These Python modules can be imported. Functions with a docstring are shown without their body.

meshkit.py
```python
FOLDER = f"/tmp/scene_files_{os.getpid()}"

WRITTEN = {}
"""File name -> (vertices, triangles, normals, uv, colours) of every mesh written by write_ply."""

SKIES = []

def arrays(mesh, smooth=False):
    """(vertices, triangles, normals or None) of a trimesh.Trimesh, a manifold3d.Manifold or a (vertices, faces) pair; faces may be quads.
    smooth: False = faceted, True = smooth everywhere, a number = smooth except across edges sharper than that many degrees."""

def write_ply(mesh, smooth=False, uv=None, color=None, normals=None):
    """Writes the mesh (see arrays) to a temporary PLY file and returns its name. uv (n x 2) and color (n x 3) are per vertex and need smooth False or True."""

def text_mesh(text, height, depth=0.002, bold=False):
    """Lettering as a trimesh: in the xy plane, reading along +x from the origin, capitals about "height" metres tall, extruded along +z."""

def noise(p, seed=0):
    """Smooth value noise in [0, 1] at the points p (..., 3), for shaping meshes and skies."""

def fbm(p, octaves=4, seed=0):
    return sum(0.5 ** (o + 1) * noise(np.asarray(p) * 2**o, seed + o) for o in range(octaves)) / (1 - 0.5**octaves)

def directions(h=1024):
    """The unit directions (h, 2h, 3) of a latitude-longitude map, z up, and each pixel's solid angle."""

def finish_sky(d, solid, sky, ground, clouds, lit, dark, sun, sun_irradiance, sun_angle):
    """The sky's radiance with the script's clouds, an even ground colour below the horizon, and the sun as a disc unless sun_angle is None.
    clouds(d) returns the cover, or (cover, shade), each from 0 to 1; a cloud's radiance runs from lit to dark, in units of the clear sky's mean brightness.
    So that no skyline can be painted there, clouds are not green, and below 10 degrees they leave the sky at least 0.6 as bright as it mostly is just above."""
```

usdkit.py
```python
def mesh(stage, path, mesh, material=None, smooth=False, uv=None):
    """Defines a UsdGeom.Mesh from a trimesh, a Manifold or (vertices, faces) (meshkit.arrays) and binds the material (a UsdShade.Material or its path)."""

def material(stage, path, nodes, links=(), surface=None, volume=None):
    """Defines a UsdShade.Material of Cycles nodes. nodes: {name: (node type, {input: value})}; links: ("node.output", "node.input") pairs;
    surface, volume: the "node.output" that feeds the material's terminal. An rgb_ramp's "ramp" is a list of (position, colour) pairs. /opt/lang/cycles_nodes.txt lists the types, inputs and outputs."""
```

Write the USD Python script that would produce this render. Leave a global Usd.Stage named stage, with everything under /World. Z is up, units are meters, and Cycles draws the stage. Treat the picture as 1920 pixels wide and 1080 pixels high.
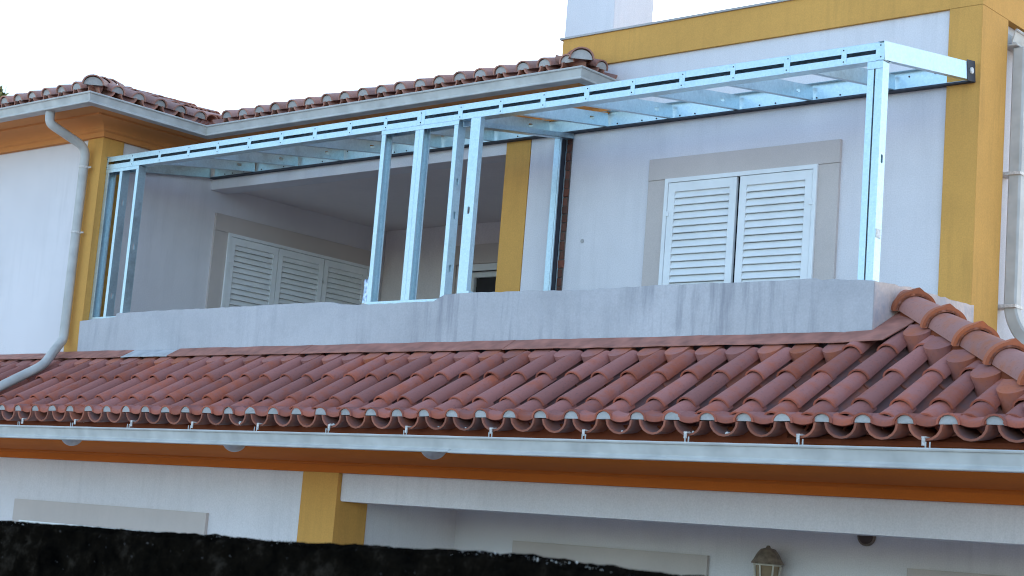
import math, random
import numpy as np, trimesh
import shapely.geometry as sg
from shapely import affinity
import usdkit, meshkit
from pxr import Usd, UsdGeom, UsdLux, UsdShade, Gf, Sdf

rng = random.Random(7)
nrg = np.random.default_rng(7)
stage = Usd.Stage.CreateInMemory()
UsdGeom.SetStageUpAxis(stage, 'Z')
UsdGeom.SetStageMetersPerUnit(stage, 1.0)
UsdGeom.Xform.Define(stage, '/World')
UsdGeom.Scope.Define(stage, '/World/Looks')

# ------------------------------------------------------------------ camera, sky, sun, exposure
EXPOSURE = 2.36
SKY_STRENGTH = 0.12
SUN_EL, SUN_ROT = math.radians(9.0), -0.22
SUN_INTENSITY = 0.5
F_PX, YAW, PITCH, ROLL = 3199.56, math.radians(131.6947), math.radians(8.54176), math.radians(4.58268)

cam = UsdGeom.Camera.Define(stage, '/World/camera')
cam.CreateHorizontalApertureAttr(36.0)
cam.CreateVerticalApertureAttr(20.25)
cam.CreateFocalLengthAttr(F_PX / 1920 * 36.0)
cam.CreateClippingRangeAttr(Gf.Vec2f(0.1, 2000.0))
cam.CreateFStopAttr(7.0)
cam.CreateFocusDistanceAttr(13.0)
cam.CreateExposureAttr(EXPOSURE)
_d = np.array([math.cos(YAW) * math.cos(PITCH), math.sin(YAW) * math.cos(PITCH), math.sin(PITCH)])
_r = np.array([math.sin(YAW), -math.cos(YAW), 0.0])
_u = np.cross(_r, _d)
r2 = math.cos(ROLL) * _r + math.sin(ROLL) * _u
u2 = -math.sin(ROLL) * _r + math.cos(ROLL) * _u
CAM = np.array([0.0, 0.0, 1.6])
cam.AddTransformOp().Set(Gf.Matrix4d(*r2, 0, *u2, 0, *(-_d), 0, *CAM, 1))

sky = UsdLux.DomeLight.Define(stage, '/World/sky')
sky_mat = usdkit.material(stage, '/World/Looks/sky', {
    'sky': ('sky_texture', {'sky_type': 'single_scattering', 'sun_disc': False, 'sun_elevation': SUN_EL, 'sun_rotation': SUN_ROT,
                            'altitude': 60.0, 'air_density': 1.0, 'aerosol_density': 1.3, 'ozone_density': 2.6}),
    'tc': ('texture_coordinate', {}), 'n': ('noise_texture', {'scale': 1.6, 'detail': 5.0, 'roughness': 0.55, 'distortion': 0.3}),
    'r': ('rgb_ramp', {'ramp': [(0.30, (0.06,) * 3), (0.70, (0.36,) * 3)]}), 'mx': ('mix_color', {'b': (1.55, 1.40, 1.45)}),
    'bg': ('background_shader', {'strength': SKY_STRENGTH})},
    [('tc.generated', 'n.vector'), ('n.fac', 'r.fac'), ('r.color', 'mx.fac'), ('sky.color', 'mx.a'), ('mx.result', 'bg.color')], surface='bg.background')   # thin high cloud veil
UsdShade.MaterialBindingAPI.Apply(sky.GetPrim()).Bind(sky_mat)
sky.GetPrim().SetCustomDataByKey('kind', 'structure')
sun = UsdLux.DistantLight.Define(stage, '/World/sun')
sun.CreateIntensityAttr(SUN_INTENSITY)
sun.CreateAngleAttr(0.5)
sun.CreateNormalizeAttr(True)
sun.CreateColorAttr(Gf.Vec3f(1.0, 0.88, 0.72))
_s = np.array([math.sin(SUN_ROT) * math.cos(SUN_EL), math.cos(SUN_ROT) * math.cos(SUN_EL), math.sin(SUN_EL)])
_x = np.cross([0, 0, 1.0], _s); _x /= np.linalg.norm(_x)
_y = np.cross(_s, _x)
sun.AddTransformOp().Set(Gf.Matrix4d(*_x, 0, *_y, 0, *_s, 0, 0, 0, 30, 1))

# ------------------------------------------------------------------ materials
def mat(name, nodes, links, surface='p.BSDF'):
    return usdkit.material(stage, '/World/Looks/' + name, nodes, links, surface=surface)

def stucco(name, color, tint=0.10, bump=0.25, streak=0.0, streak_color=(0.16, 0.16, 0.17), grain=90.0, rough=0.9, blot=0.0):
    """Painted render: fine grain, broad tone changes, optional run-down streaks and blotches."""
    c = np.array(color)
    n = {'g': ('geometry', {}),
         'big': ('noise_texture', {'scale': 0.9, 'detail': 5.0, 'roughness': 0.6}),
         'bigr': ('rgb_ramp', {'ramp': [(0.3, tuple(c * (1 - tint))), (0.7, tuple(np.minimum(c * (1 + tint * .5), 0.95)))]}),
         'fine': ('noise_texture', {'scale': grain, 'detail': 3.0, 'roughness': 0.6}),
         'finer': ('rgb_ramp', {'ramp': [(0.3, (0.90,) * 3), (0.7, (1.04,) * 3)]}),
         'mul': ('mix_color', {'blend_type': 'multiply', 'fac': 1.0}),
         'map': ('mapping', {'scale': (11.0, 11.0, 1.0)}),
         'st': ('noise_texture', {'scale': 1.0, 'detail': 5.0, 'roughness': 0.65}),
         'str': ('rgb_ramp', {'ramp': [(0.48, (0, 0, 0)), (0.68, (streak,) * 3)]}),
         'pn': ('noise_texture', {'scale': 0.75, 'detail': 3.0}), 'pr': ('rgb_ramp', {'ramp': [(0.40, (0.06,) * 3), (0.62, (1.0,) * 3)]}), 'pm': ('math', {'math_type': 'multiply'}),
         'bl': ('noise_texture', {'scale': 2.2, 'detail': 6.0, 'roughness': 0.7}),
         'blr': ('rgb_ramp', {'ramp': [(0.52, (0, 0, 0)), (0.75, (blot,) * 3)]}),
         'mx': ('mix_color', {'b': streak_color}),
         'mb': ('mix_color', {'b': streak_color}),
         'add': ('noise_texture', {'scale': grain * 0.35, 'detail': 4.0}),
         'bump': ('bump', {'strength': bump, 'distance': 0.004}),
         'bev': ('bevel', {'samples': 4, 'radius': 0.006}),
         'p': ('principled_bsdf', {'roughness': rough, 'specular_ior_level': 0.25})}
    l = [('g.position', 'big.vector'), ('big.fac', 'bigr.fac'), ('g.position', 'fine.vector'), ('fine.fac', 'finer.fac'),
         ('bigr.color', 'mul.a'), ('finer.color', 'mul.b'), ('g.position', 'map.vector'), ('map.vector', 'st.vector'),
         ('st.fac', 'str.fac'), ('g.position', 'pn.vector'), ('pn.fac', 'pr.fac'), ('str.color', 'pm.value1'), ('pr.color', 'pm.value2'), ('pm.value', 'mx.fac'), ('mul.result', 'mx.a'), ('g.position', 'bl.vector'), ('bl.fac', 'blr.fac'),
         ('blr.color', 'mb.fac'), ('mx.result', 'mb.a'), ('g.position', 'add.vector'), ('add.fac', 'bump.height'), ('bev.bevel', 'bump.normal'),
         ('mb.result', 'p.base_color'), ('bump.normal', 'p.normal')]
    return mat(name, n, l)

M = {}
M['white_wall'] = stucco('white_wall', (0.72, 0.69, 0.71), tint=0.07, streak=0.10, blot=0.06)
M['loggia_wall'] = stucco('loggia_wall', (0.76, 0.69, 0.68), tint=0.06, streak=0.05)
M['parapet_wall'] = stucco('parapet_wall', (0.50, 0.49, 0.51), tint=0.14, streak=0.65, streak_color=(0.22, 0.22, 0.25), blot=0.25, bump=0.5)
M['raw_plaster'] = stucco('raw_plaster', (0.66, 0.53, 0.48), tint=0.25, streak=0.3, streak_color=(0.34, 0.34, 0.39), blot=1.0, bump=0.8, grain=40)
M['yellow_paint'] = stucco('yellow_paint', (0.66, 0.345, 0.09), tint=0.10, streak=0.22, streak_color=(0.26, 0.15, 0.05), blot=0.12)
M['eave_paint'] = stucco('eave_paint', (0.56, 0.145, 0.02), tint=0.08, streak=0.05, streak_color=(0.2, 0.07, 0.02))
M['eave_board'] = stucco('eave_board', (0.20, 0.05, 0.02), tint=0.15)
M['orange_paint'] = stucco('orange_paint', (0.62, 0.26, 0.085), tint=0.07, streak=0.05, streak_color=(0.3, 0.13, 0.03))
M['stone_trim'] = stucco('stone_trim', (0.57, 0.50, 0.47), tint=0.10, streak=0.12, streak_color=(0.4, 0.36, 0.34), bump=0.12, grain=140, rough=0.75)
M['grey_mortar'] = stucco('grey_mortar', (0.46, 0.44, 0.43), tint=0.25, streak=0.3, blot=0.5, streak_color=(0.35, 0.33, 0.33), bump=0.6, grain=60)
M['paving'] = stucco('paving', (0.56, 0.48, 0.43), tint=0.2, blot=0.2)
M['rubble'] = stucco('rubble', (0.16, 0.13, 0.12), tint=0.3, bump=1.0, grain=50)

def plain(name, color, rough=0.5, metallic=0.0, spec=0.5, noise=0.05, bump=0.0, scale=30.0, bevel=0.003):
    c = np.array(color)
    n = {'t': ('geometry', {}), 'n': ('noise_texture', {'scale': scale, 'detail': 4.0}),
         'r': ('rgb_ramp', {'ramp': [(0.3, tuple(c * (1 - noise * 2))), (0.7, tuple(np.minimum(c * (1 + noise), 1)))]}),
         'bump': ('bump', {'strength': bump, 'distance': 0.003}), 'bev': ('bevel', {'samples': 4, 'radius': bevel}),
         'p': ('principled_bsdf', {'roughness': rough, 'metallic': metallic, 'specular_ior_level': spec})}
    l = [('t.position', 'n.vector'), ('n.fac', 'r.fac'), ('r.color', 'p.base_color'), ('n.fac', 'bump.height'), ('bev.bevel', 'bump.normal'), ('bump.normal', 'p.normal')]
    return mat(name, n, l)

M['gutter_metal'] = plain('gutter_metal', (0.50, 0.49, 0.47), rough=0.55, spec=0.25, noise=0.09, scale=6.0)
M['shutter_paint'] = plain('shutter_paint', (0.78, 0.79, 0.80), rough=0.4, noise=0.03, scale=5.0, bevel=0.002)
M['dark_gap'] = plain('dark_gap', (0.02, 0.022, 0.03), rough=0.8)
M['dark_door'] = plain('dark_door', (0.018, 0.016, 0.018), rough=0.25)
M['dark_matte'] = plain('dark_matte', (0.035, 0.04, 0.055), rough=0.7)
M['flashing_red'] = plain('flashing_red', (0.34, 0.135, 0.10), rough=0.65, noise=0.18, bump=0.2, scale=9.0)
M['flashing_grey'] = plain('flashing_grey', (0.42, 0.42, 0.44), rough=0.5, noise=0.15, scale=9.0)
M['lamp_glass'] = plain('lamp_glass', (0.42, 0.39, 0.38), rough=0.35)
M['lantern_bronze'] = plain('lantern_bronze', (0.20, 0.15, 0.11), rough=0.5, noise=0.2)
M['lantern_cream'] = plain('lantern_cream', (0.55, 0.50, 0.42), rough=0.5)
M['lantern_pane'] = plain('lantern_pane', (0.24, 0.17, 0.10), rough=0.2)
M['vent_dark'] = plain('vent_dark', (0.09, 0.06, 0.05), rough=0.8)
M['foil'] = plain('foil', (0.55, 0.60, 0.68), rough=0.22, metallic=0.9, noise=0.3, scale=25.0)
M['tape'] = plain('tape', (0.70, 0.70, 0.68), rough=0.6, noise=0.15, scale=60)
M['clip_metal'] = plain('clip_metal', (0.62, 0.58, 0.55), rough=0.5, noise=0.15, scale=60)
M['screw_metal'] = plain('screw_metal', (0.05, 0.05, 0.06), rough=0.5)
M['bark'] = plain('bark', (0.10, 0.07, 0.05), rough=0.9)
M['debris'] = plain('debris', (0.6, 0.58, 0.56), rough=0.8)

# galvanised steel: faint spangle, long dull smears, cut-edge variation
M['galvanised'] = mat('galvanised', {
    'g': ('geometry', {}), 'v': ('voronoi_texture', {'scale': 70.0}), 'n': ('noise_texture', {'scale': 3.0, 'detail': 6.0, 'roughness': 0.65}),
    'vr': ('rgb_ramp', {'ramp': [(0.0, (0.50, 0.64, 0.72)), (1.0, (0.60, 0.74, 0.81))]}),
    'nr': ('rgb_ramp', {'ramp': [(0.35, (0.88, 0.88, 0.88)), (0.65, (1.0, 1.0, 1.0))]}),
    'mul': ('mix_color', {'blend_type': 'multiply', 'fac': 1.0}),
    'rr': ('rgb_ramp', {'ramp': [(0.3, (0.30, 0.30, 0.30)), (0.7, (0.46, 0.46, 0.46))]}),
    'bump': ('bump', {'strength': 0.06, 'distance': 0.004}), 'bev': ('bevel', {'samples': 4, 'radius': 0.003}),
    'p': ('principled_bsdf', {'metallic': 0.88, 'specular_ior_level': 0.5})},
    [('g.position', 'v.vector'), ('g.position', 'n.vector'), ('v.color', 'vr.fac'), ('n.fac', 'nr.fac'), ('vr.color', 'mul.a'), ('nr.color', 'mul.b'),
     ('mul.result', 'p.base_color'), ('n.fac', 'rr.fac'), ('rr.color', 'p.roughness'), ('n.fac', 'bump.height'), ('bev.bevel', 'bump.normal'), ('bump.normal', 'p.normal')])

def terracotta(name, clean, dusty, dark, amount=0.5, end_clean=True):
    """Fired clay tile in its own coordinates (y runs up the slope): dust and lichenous bloom over clay that stays clean at both ends."""
    n = {'t': ('texture_coordinate', {}), 'o': ('object_info', {}), 'g': ('geometry', {}),
         'n1': ('noise_texture', {'scale': 7.0, 'detail': 6.0, 'roughness': 0.62}), 'n2': ('noise_texture', {'scale': 60.0, 'detail': 3.0, 'roughness': 0.6}),
         'n3': ('noise_texture', {'scale': 1.1, 'detail': 3.0}),
         'm1': ('math', {'math_type': 'multiply_add', 'value2': 0.20, 'value3': -0.07}),
         'm2': ('math', {'math_type': 'add'}), 'm3': ('math', {'math_type': 'multiply_add', 'value2': 0.5, 'value3': -0.25}), 'm4': ('math', {'math_type': 'add'}),
         'r1': ('rgb_ramp', {'ramp': [(0.30, (0.0,) * 3), (0.62, (amount * 2,) * 3)]}),
         'sx': ('separate_xyz', {}), 'ry': ('rgb_ramp', {'ramp': [(0.0, (0.25,) * 3), (0.05, (1.0,) * 3), (0.72, (1.0,) * 3), (0.97, (0.25,) * 3)] if end_clean else [(0, (1,) * 3), (1, (1,) * 3)]}),
         'sc': ('math', {'math_type': 'multiply', 'value2': 1.75}), 'am': ('math', {'math_type': 'multiply', 'use_clamp': True}),
         'c1': ('mix_color', {'a': clean, 'b': dusty}),
         'r2': ('rgb_ramp', {'ramp': [(0.55, (0.0,) * 3), (0.80, (0.75,) * 3)]}), 'c2': ('mix_color', {'b': dark}),
         'hv': ('math', {'math_type': 'multiply_add', 'value2': 0.40, 'value3': 0.80}),
         'h': ('hsv', {'hue': 0.5, 'saturation': 1.0}),
         'wn': ('white_noise_texture', {'dimensions': '1D'}),
         'bump': ('bump', {'strength': 0.35, 'distance': 0.004}), 'p': ('principled_bsdf', {'roughness': 0.66, 'specular_ior_level': 0.26})}
    l = [('g.position', 'n1.vector'), ('g.position', 'n2.vector'), ('g.position', 'n3.vector'), ('o.random', 'm1.value1'), ('n1.fac', 'm2.value1'), ('m1.value', 'm2.value2'),
         ('n3.fac', 'm3.value1'), ('m2.value', 'm4.value1'), ('m3.value', 'm4.value2'), ('m4.value', 'r1.fac'),
         ('t.object', 'sx.vector'), ('sx.y', 'sc.value1'), ('sc.value', 'ry.fac'), ('r1.color', 'am.value1'), ('ry.color', 'am.value2'), ('am.value', 'c1.fac'),
         ('n2.fac', 'r2.fac'), ('r2.color', 'c2.fac'), ('c1.result', 'c2.a'), ('o.random', 'wn.w'), ('wn.value', 'hv.value1'), ('hv.value', 'h.value'), ('c2.result', 'h.color'),
         ('h.color', 'p.base_color'), ('n2.fac', 'bump.height'), ('bump.normal', 'p.normal')]
    return mat(name, n, l)

M['tile_cover'] = terracotta('tile_cover', (0.36, 0.095, 0.052), (0.315, 0.125, 0.108), (0.16, 0.08, 0.08), 0.60)
M['tile_pan'] = terracotta('tile_pan', (0.33, 0.105, 0.060), (0.20, 0.11, 0.105), (0.20, 0.13, 0.11), 0.5)  # dusty tone darkened: shade of the gaps between covers put into the colour
M['tile_hip'] = terracotta('tile_hip', (0.42, 0.135, 0.062), (0.34, 0.165, 0.14), (0.20, 0.10, 0.08), 0.5)
M['tile_collar'] = terracotta('tile_collar', (0.44, 0.12, 0.045), (0.36, 0.115, 0.06), (0.2, 0.08, 0.05), 0.4, end_clean=False)
M['tile_stop'] = terracotta('tile_stop', (0.40, 0.12, 0.06), (0.30, 0.13, 0.12), (0.2, 0.08, 0.05), 0.45, end_clean=False)
M['tile_upper'] = terracotta('tile_upper', (0.40, 0.18, 0.13), (0.36, 0.21, 0.18), (0.26, 0.16, 0.13), 0.5)
M['brick'] = terracotta('brick', (0.20, 0.065, 0.04), (0.13, 0.06, 0.045), (0.08, 0.05, 0.04), 0.5, end_clean=False)

M['shaded_moss'] = mat('shaded_moss', {  # moss albedo pushed near black: backlit shade put into the colour
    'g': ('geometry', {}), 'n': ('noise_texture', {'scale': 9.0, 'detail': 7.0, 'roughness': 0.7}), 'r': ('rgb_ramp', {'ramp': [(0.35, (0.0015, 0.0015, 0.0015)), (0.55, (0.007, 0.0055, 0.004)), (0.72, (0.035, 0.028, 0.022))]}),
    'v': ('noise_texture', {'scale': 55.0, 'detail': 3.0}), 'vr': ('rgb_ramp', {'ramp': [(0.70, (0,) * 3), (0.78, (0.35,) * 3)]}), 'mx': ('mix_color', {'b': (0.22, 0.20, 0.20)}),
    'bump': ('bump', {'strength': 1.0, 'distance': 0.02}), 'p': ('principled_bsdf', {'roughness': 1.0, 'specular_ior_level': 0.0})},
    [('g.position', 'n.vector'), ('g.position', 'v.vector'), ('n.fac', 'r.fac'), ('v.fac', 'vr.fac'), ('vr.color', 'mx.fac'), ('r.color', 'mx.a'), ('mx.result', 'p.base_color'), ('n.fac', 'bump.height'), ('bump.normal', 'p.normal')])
M['leaf'] = mat('leaf', {'o': ('geometry', {}), 'r': ('rgb_ramp', {'ramp': [(0, (0.05, 0.07, 0.04)), (1, (0.11, 0.13, 0.08))]}),
    'p': ('principled_bsdf', {'roughness': 0.6}), 't': ('translucent_bsdf', {'color': (0.10, 0.13, 0.05)}), 'm': ('mix_closure', {'fac': 0.3})},
    [('o.random_per_island', 'r.fac'), ('r.color', 'p.base_color'), ('p.BSDF', 'm.closure1'), ('t.BSDF', 'm.closure2')], surface='m.closure')
M['ground'] = stucco('ground', (0.54, 0.47, 0.42), tint=0.25, bump=0.4, grain=25)

# ------------------------------------------------------------------ helpers
BASE = {}          # prim path -> world position its children are relative to
USED = {}

def numbered(parent, name):
    k = (parent, name)
    n = USED.get(k, 0); USED[k] = n + 1
    return f'{parent}/{name}' if n == 0 else f'{parent}/{name}_{n:03d}'

def tag(prim, label=None, cat=None, group=None, kind=None):
    for k, v in (('label', label), ('category', cat), ('group', group), ('kind', kind)):
        if v: prim.SetCustomDataByKey(k, v)

def thing(name, label, cat, loc=(0, 0, 0), group=None):
    path = numbered('/World', name)
    x = UsdGeom.Xform.Define(stage, path)
    x.AddTranslateOp().Set(Gf.Vec3d(*map(float, loc)))
    BASE[path] = np.array(loc, float)
    tag(x.GetPrim(), label, cat, group)
    return path

def part(name, mesh, m, parent, smooth=False, label=None, kind=None, frame=None):
    """One Mesh prim under parent. mesh in world coordinates, or in local ones when frame (4x4, world) is given."""
    path = numbered(parent, name)
    base = BASE[parent]
    if hasattr(mesh, 'to_mesh'):
        mm = mesh.to_mesh(); mesh = trimesh.Trimesh(mm.vert_properties[:, :3], mm.tri_verts, process=False)
    if frame is None:
        mesh = trimesh.Trimesh(np.asarray(mesh.vertices) - base, mesh.faces, process=False)
        p = usdkit.mesh(stage, path, mesh, M[m], smooth=smooth)
        BASE[path] = base
    else:
        p = usdkit.mesh(stage, path, mesh, M[m], smooth=smooth)
        f = np.array(frame, float).copy(); f[:3, 3] -= base
        p.AddTransformOp().Set(Gf.Matrix4d(*f.T.ravel().tolist()))
    tag(p.GetPrim(), label, kind=kind)
    return path

def top(name, mesh, m, label=None, cat=None, kind=None, smooth=False, group=None):
    path = numbered('/World', name)
    p = usdkit.mesh(stage, path, mesh, M[m], smooth=smooth)
    tag(p.GetPrim(), label, cat, group, kind)
    return path

def box(x0, x1, y0, y1, z0, z1):
    b = trimesh.creation.box((abs(x1 - x0), abs(y1 - y0), abs(z1 - z0)))
    b.apply_translation(((x0 + x1) / 2, (y0 + y1) / 2, (z0 + z1) / 2))
    return b

def cat_(*ms):
    ms = [m for a in ms for m in (a if isinstance(a, (list, tuple)) else [a])]
    return trimesh.util.concatenate(ms)

def placed(mesh, o, ex, ey, ez):
    T = np.eye(4); T[:3, 0], T[:3, 1], T[:3, 2], T[:3, 3] = ex, ey, ez, o
    m = mesh.copy(); m.apply_transform(T)
    return m

def extrude(poly, depth, o, ex, ey):
    """Shapely polygon drawn in (ex, ey) from o and thickened by depth along ex x ey."""
    m = trimesh.creation.extrude_polygon(poly, depth, engine='earcut')
    ez = np.cross(ex, ey)
    return placed(m, np.array(o, float), np.array(ex, float), np.array(ey, float), ez)

def profile_x(pts, x0, x1):
    """Closed (y, z) outline swept along x."""
    poly = sg.Polygon(pts).buffer(0)
    return extrude(poly, x1 - x0, (x0, 0, 0), (0, 1, 0), (0, 0, 1))

def sweep(pts, section, up=(0, 0, 1), caps=True):
    """Sweeps a closed 2D section (n x 2: side, up) along a polyline with mitred corners."""
    P = np.array(pts, float); S = np.array(section, float); up = np.array(up, float)
    seg = np.diff(P, axis=0); seg /= np.linalg.norm(seg, axis=1, keepdims=True)
    rings = []
    for i in range(len(P)):
        a, b = seg[max(i - 1, 0)], seg[min(i, len(seg) - 1)]
        t = a + b; t /= np.linalg.norm(t)
        ref = b if i < len(seg) else a
        side0 = np.cross(ref, up); side0 /= np.linalg.norm(side0)
        up0 = np.cross(side0, ref)
        ring = []
        for s, h in S:
            q = side0 * s + up0 * h
            q = q - ref * (q @ t) / (ref @ t)
            ring.append(P[i] + q)
        rings.append(ring)
    V = np.array(rings); n = len(S)
    v = V.reshape(-1, 3); f = []
    for i in range(len(P) - 1):
        for j in range(n):
            a, b, c, d = i * n + j, i * n + (j + 1) % n, (i + 1) * n + (j + 1) % n, (i + 1) * n + j
            f += [(a, b, c), (a, c, d)]
    if caps:
        tri = trimesh.creation.triangulate_polygon(sg.Polygon(S), engine='earcut')[1] if n > 4 else np.array([(0, 1, 2), (0, 2, 3)])
        for t in tri: f += [(t[2], t[1], t[0]), tuple(np.array(t) + (len(P) - 1) * n)]
    m = trimesh.Trimesh(v, f, process=False)
    m.fix_normals()
    return m

def circle(r, n=14, ry=None):
    a = np.linspace(0, 2 * np.pi, n, endpoint=False)
    return np.c_[r * np.cos(a), (ry or r) * np.sin(a)]

def rounded_path(pts, r, n=5):
    """Polyline with its corners rounded."""
    P = [np.array(p, float) for p in pts]; out = [P[0]]
    for a, b, c in zip(P, P[1:], P[2:]):
        u, w = a - b, c - b
        lu, lw = np.linalg.norm(u), np.linalg.norm(w)
        k = min(r, lu * .45, lw * .45); u, w = b + u / lu * k, b + w / lw * k
        for t in np.linspace(0, 1, n): out.append((1 - t) ** 2 * u + 2 * t * (1 - t) * b + t * t * w)
    return out + [P[-1]]

# ------------------------------------------------------------------ setting
top('ground', cat_([trimesh.Trimesh([(-600, -600, 0), (600, -600, 0), (600, 600, 0), (-600, 600, 0)], [(0, 1, 2), (0, 2, 3)])]), 'ground', kind='structure')

# ------------------------------------------------------------------ house: measurements (metres, x along the front, y into depth)
YP, YW, XW = 9.75, 11.2, -14.388          # parapet front, upper wall, side wall of the left wing
XPIL, XSIDE = -5.825, -5.56               # corner pilaster
ZCUT = 6.075                              # top of the flat-roofed block
house = thing('house', 'white two-storey house with yellow bands and terracotta tiled roofs', 'house', (-9.5, 11.0, 0))

def wall(name, mesh, m='white_wall', **k): return part(name, mesh, m, house, **k)

# --- upper right block
wall('upper_wall', cat_(box(-9.88, XPIL - .002, YW, 16, 2.46, 5.792), box(XPIL, XSIDE - .06, YW + .06, 16, 2.46, 5.79)))
wall('yellow_band', cat_(box(-9.58, XPIL - .001, YW - .025, YW + .3, 5.792, ZCUT), box(XPIL - .001, XSIDE + .001, YW - .025, YW + .4, 5.792, ZCUT),
                         box(XSIDE - .3, XSIDE, YW + .4, 16, 5.792, ZCUT)), 'yellow_paint')
wall('corner_pilaster', box(XPIL, XSIDE, YW - .024, YW + .40, 2.61, 5.79), 'yellow_paint')
cop = sg.Polygon([(-9.61, YW - .04), (XSIDE + .015, YW - .04), (XSIDE + .015, 16), (XSIDE - .3, 16), (XSIDE - .3, YW + .3), (-9.61, YW + .3)])
part('coping', extrude(cop, 0.018, (0, 0, ZCUT), (1, 0, 0), (0, 1, 0)), 'grey_mortar', house)
wall('flat_roof', box(-9.55, XSIDE - .3, YW + .3, 16, 5.80, 5.95), 'grey_mortar')
# --- loggia
wall('loggia_beam', box(XW, -9.885, YW, YW + .22, 5.09, 5.62))
wall('yellow_column', box(-10.175, -9.885, YW - .003, YW + .25, 2.6, 5.205), 'yellow_paint')
wall('loggia_ceiling', box(XW, -9.88, YW + .22, 13.95, 5.15, 5.35), 'loggia_wall')
YB = 13.85
DX0, DX1, DZ = -13.02, -12.20, 4.60
wall('loggia_back_wall', cat_(box(XW, DX0, YB, YB + .3, 2.6, 5.15), box(DX1, -9.88, YB, YB + .3, 2.6, 5.15), box(DX0, DX1, YB, YB + .3, DZ, 5.15)), 'loggia_wall')
wall('terrace_floor', box(XW, -5.6, YP + .2, 13.85, 2.45, 2.6), 'paving')
# --- left wing
wall('wing_wall', cat_(box(-20, -14.63, 9.80, 16, 0, 5.62), box(-14.63, XW, 9.83, 16, 0, 5.60)))
wall('wing_pilaster', box(-14.632, -14.373, 9.775, 10.03, 0, 5.60), 'yellow_paint')
# --- parapet with a chipped top
prof = [(-14.352, 3.0), (-14.372, 3.452), (-14.15, 3.468), (-13.86, 3.476), (-13.79, 3.478), (-13.775, 3.514), (-13.2, 3.52), (-12.3, 3.519), (-11.4, 3.523), (-10.80, 3.522),
        (-10.70, 3.517), (-10.62, 3.498), (-10.45, 3.487), (-9.52, 3.485), (-9.46, 3.512), (-9.40, 3.535), (-9.2, 3.541), (-8.6, 3.533), (-8.0, 3.521), (-7.2, 3.526), (-6.5, 3.519), (-5.98, 3.521),
        (-5.93, 3.505), (-5.85, 3.512), (-5.73, 3.498), (-5.538, 3.487), (-5.538, 3.0)]
def chipped(pr, step=0.06, amp=0.004):
    out = []
    for (a, za), (b, zb) in zip(pr, pr[1:]):
        k = max(1, int(abs(b - a) / step))
        for i in range(k):
            t = i / k; out.append((a + (b - a) * t, za + (zb - za) * t + (rng.uniform(-amp, amp) if i and za > 3.2 else 0)))
    return out + [pr[-1]]
wall('parapet', extrude(sg.Polygon(chipped(prof)).buffer(0), 0.20, (0, YP + .20, 0), (1, 0, 0), (0, 0, 1)), 'parapet_wall')
ret = [(YP + .004, 2.8), (YP + .004, 3.480), (9.95, 3.50), (10.15, 3.515), (10.6, 3.53), (YW - .03, 3.55), (YW - .03, 2.8)]
wall('parapet_return', extrude(sg.Polygon(chipped(ret, amp=.008)).buffer(0), 0.20, (-5.735, 0, 0), (0, 1, 0), (0, 0, 1)), 'raw_plaster')
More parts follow.
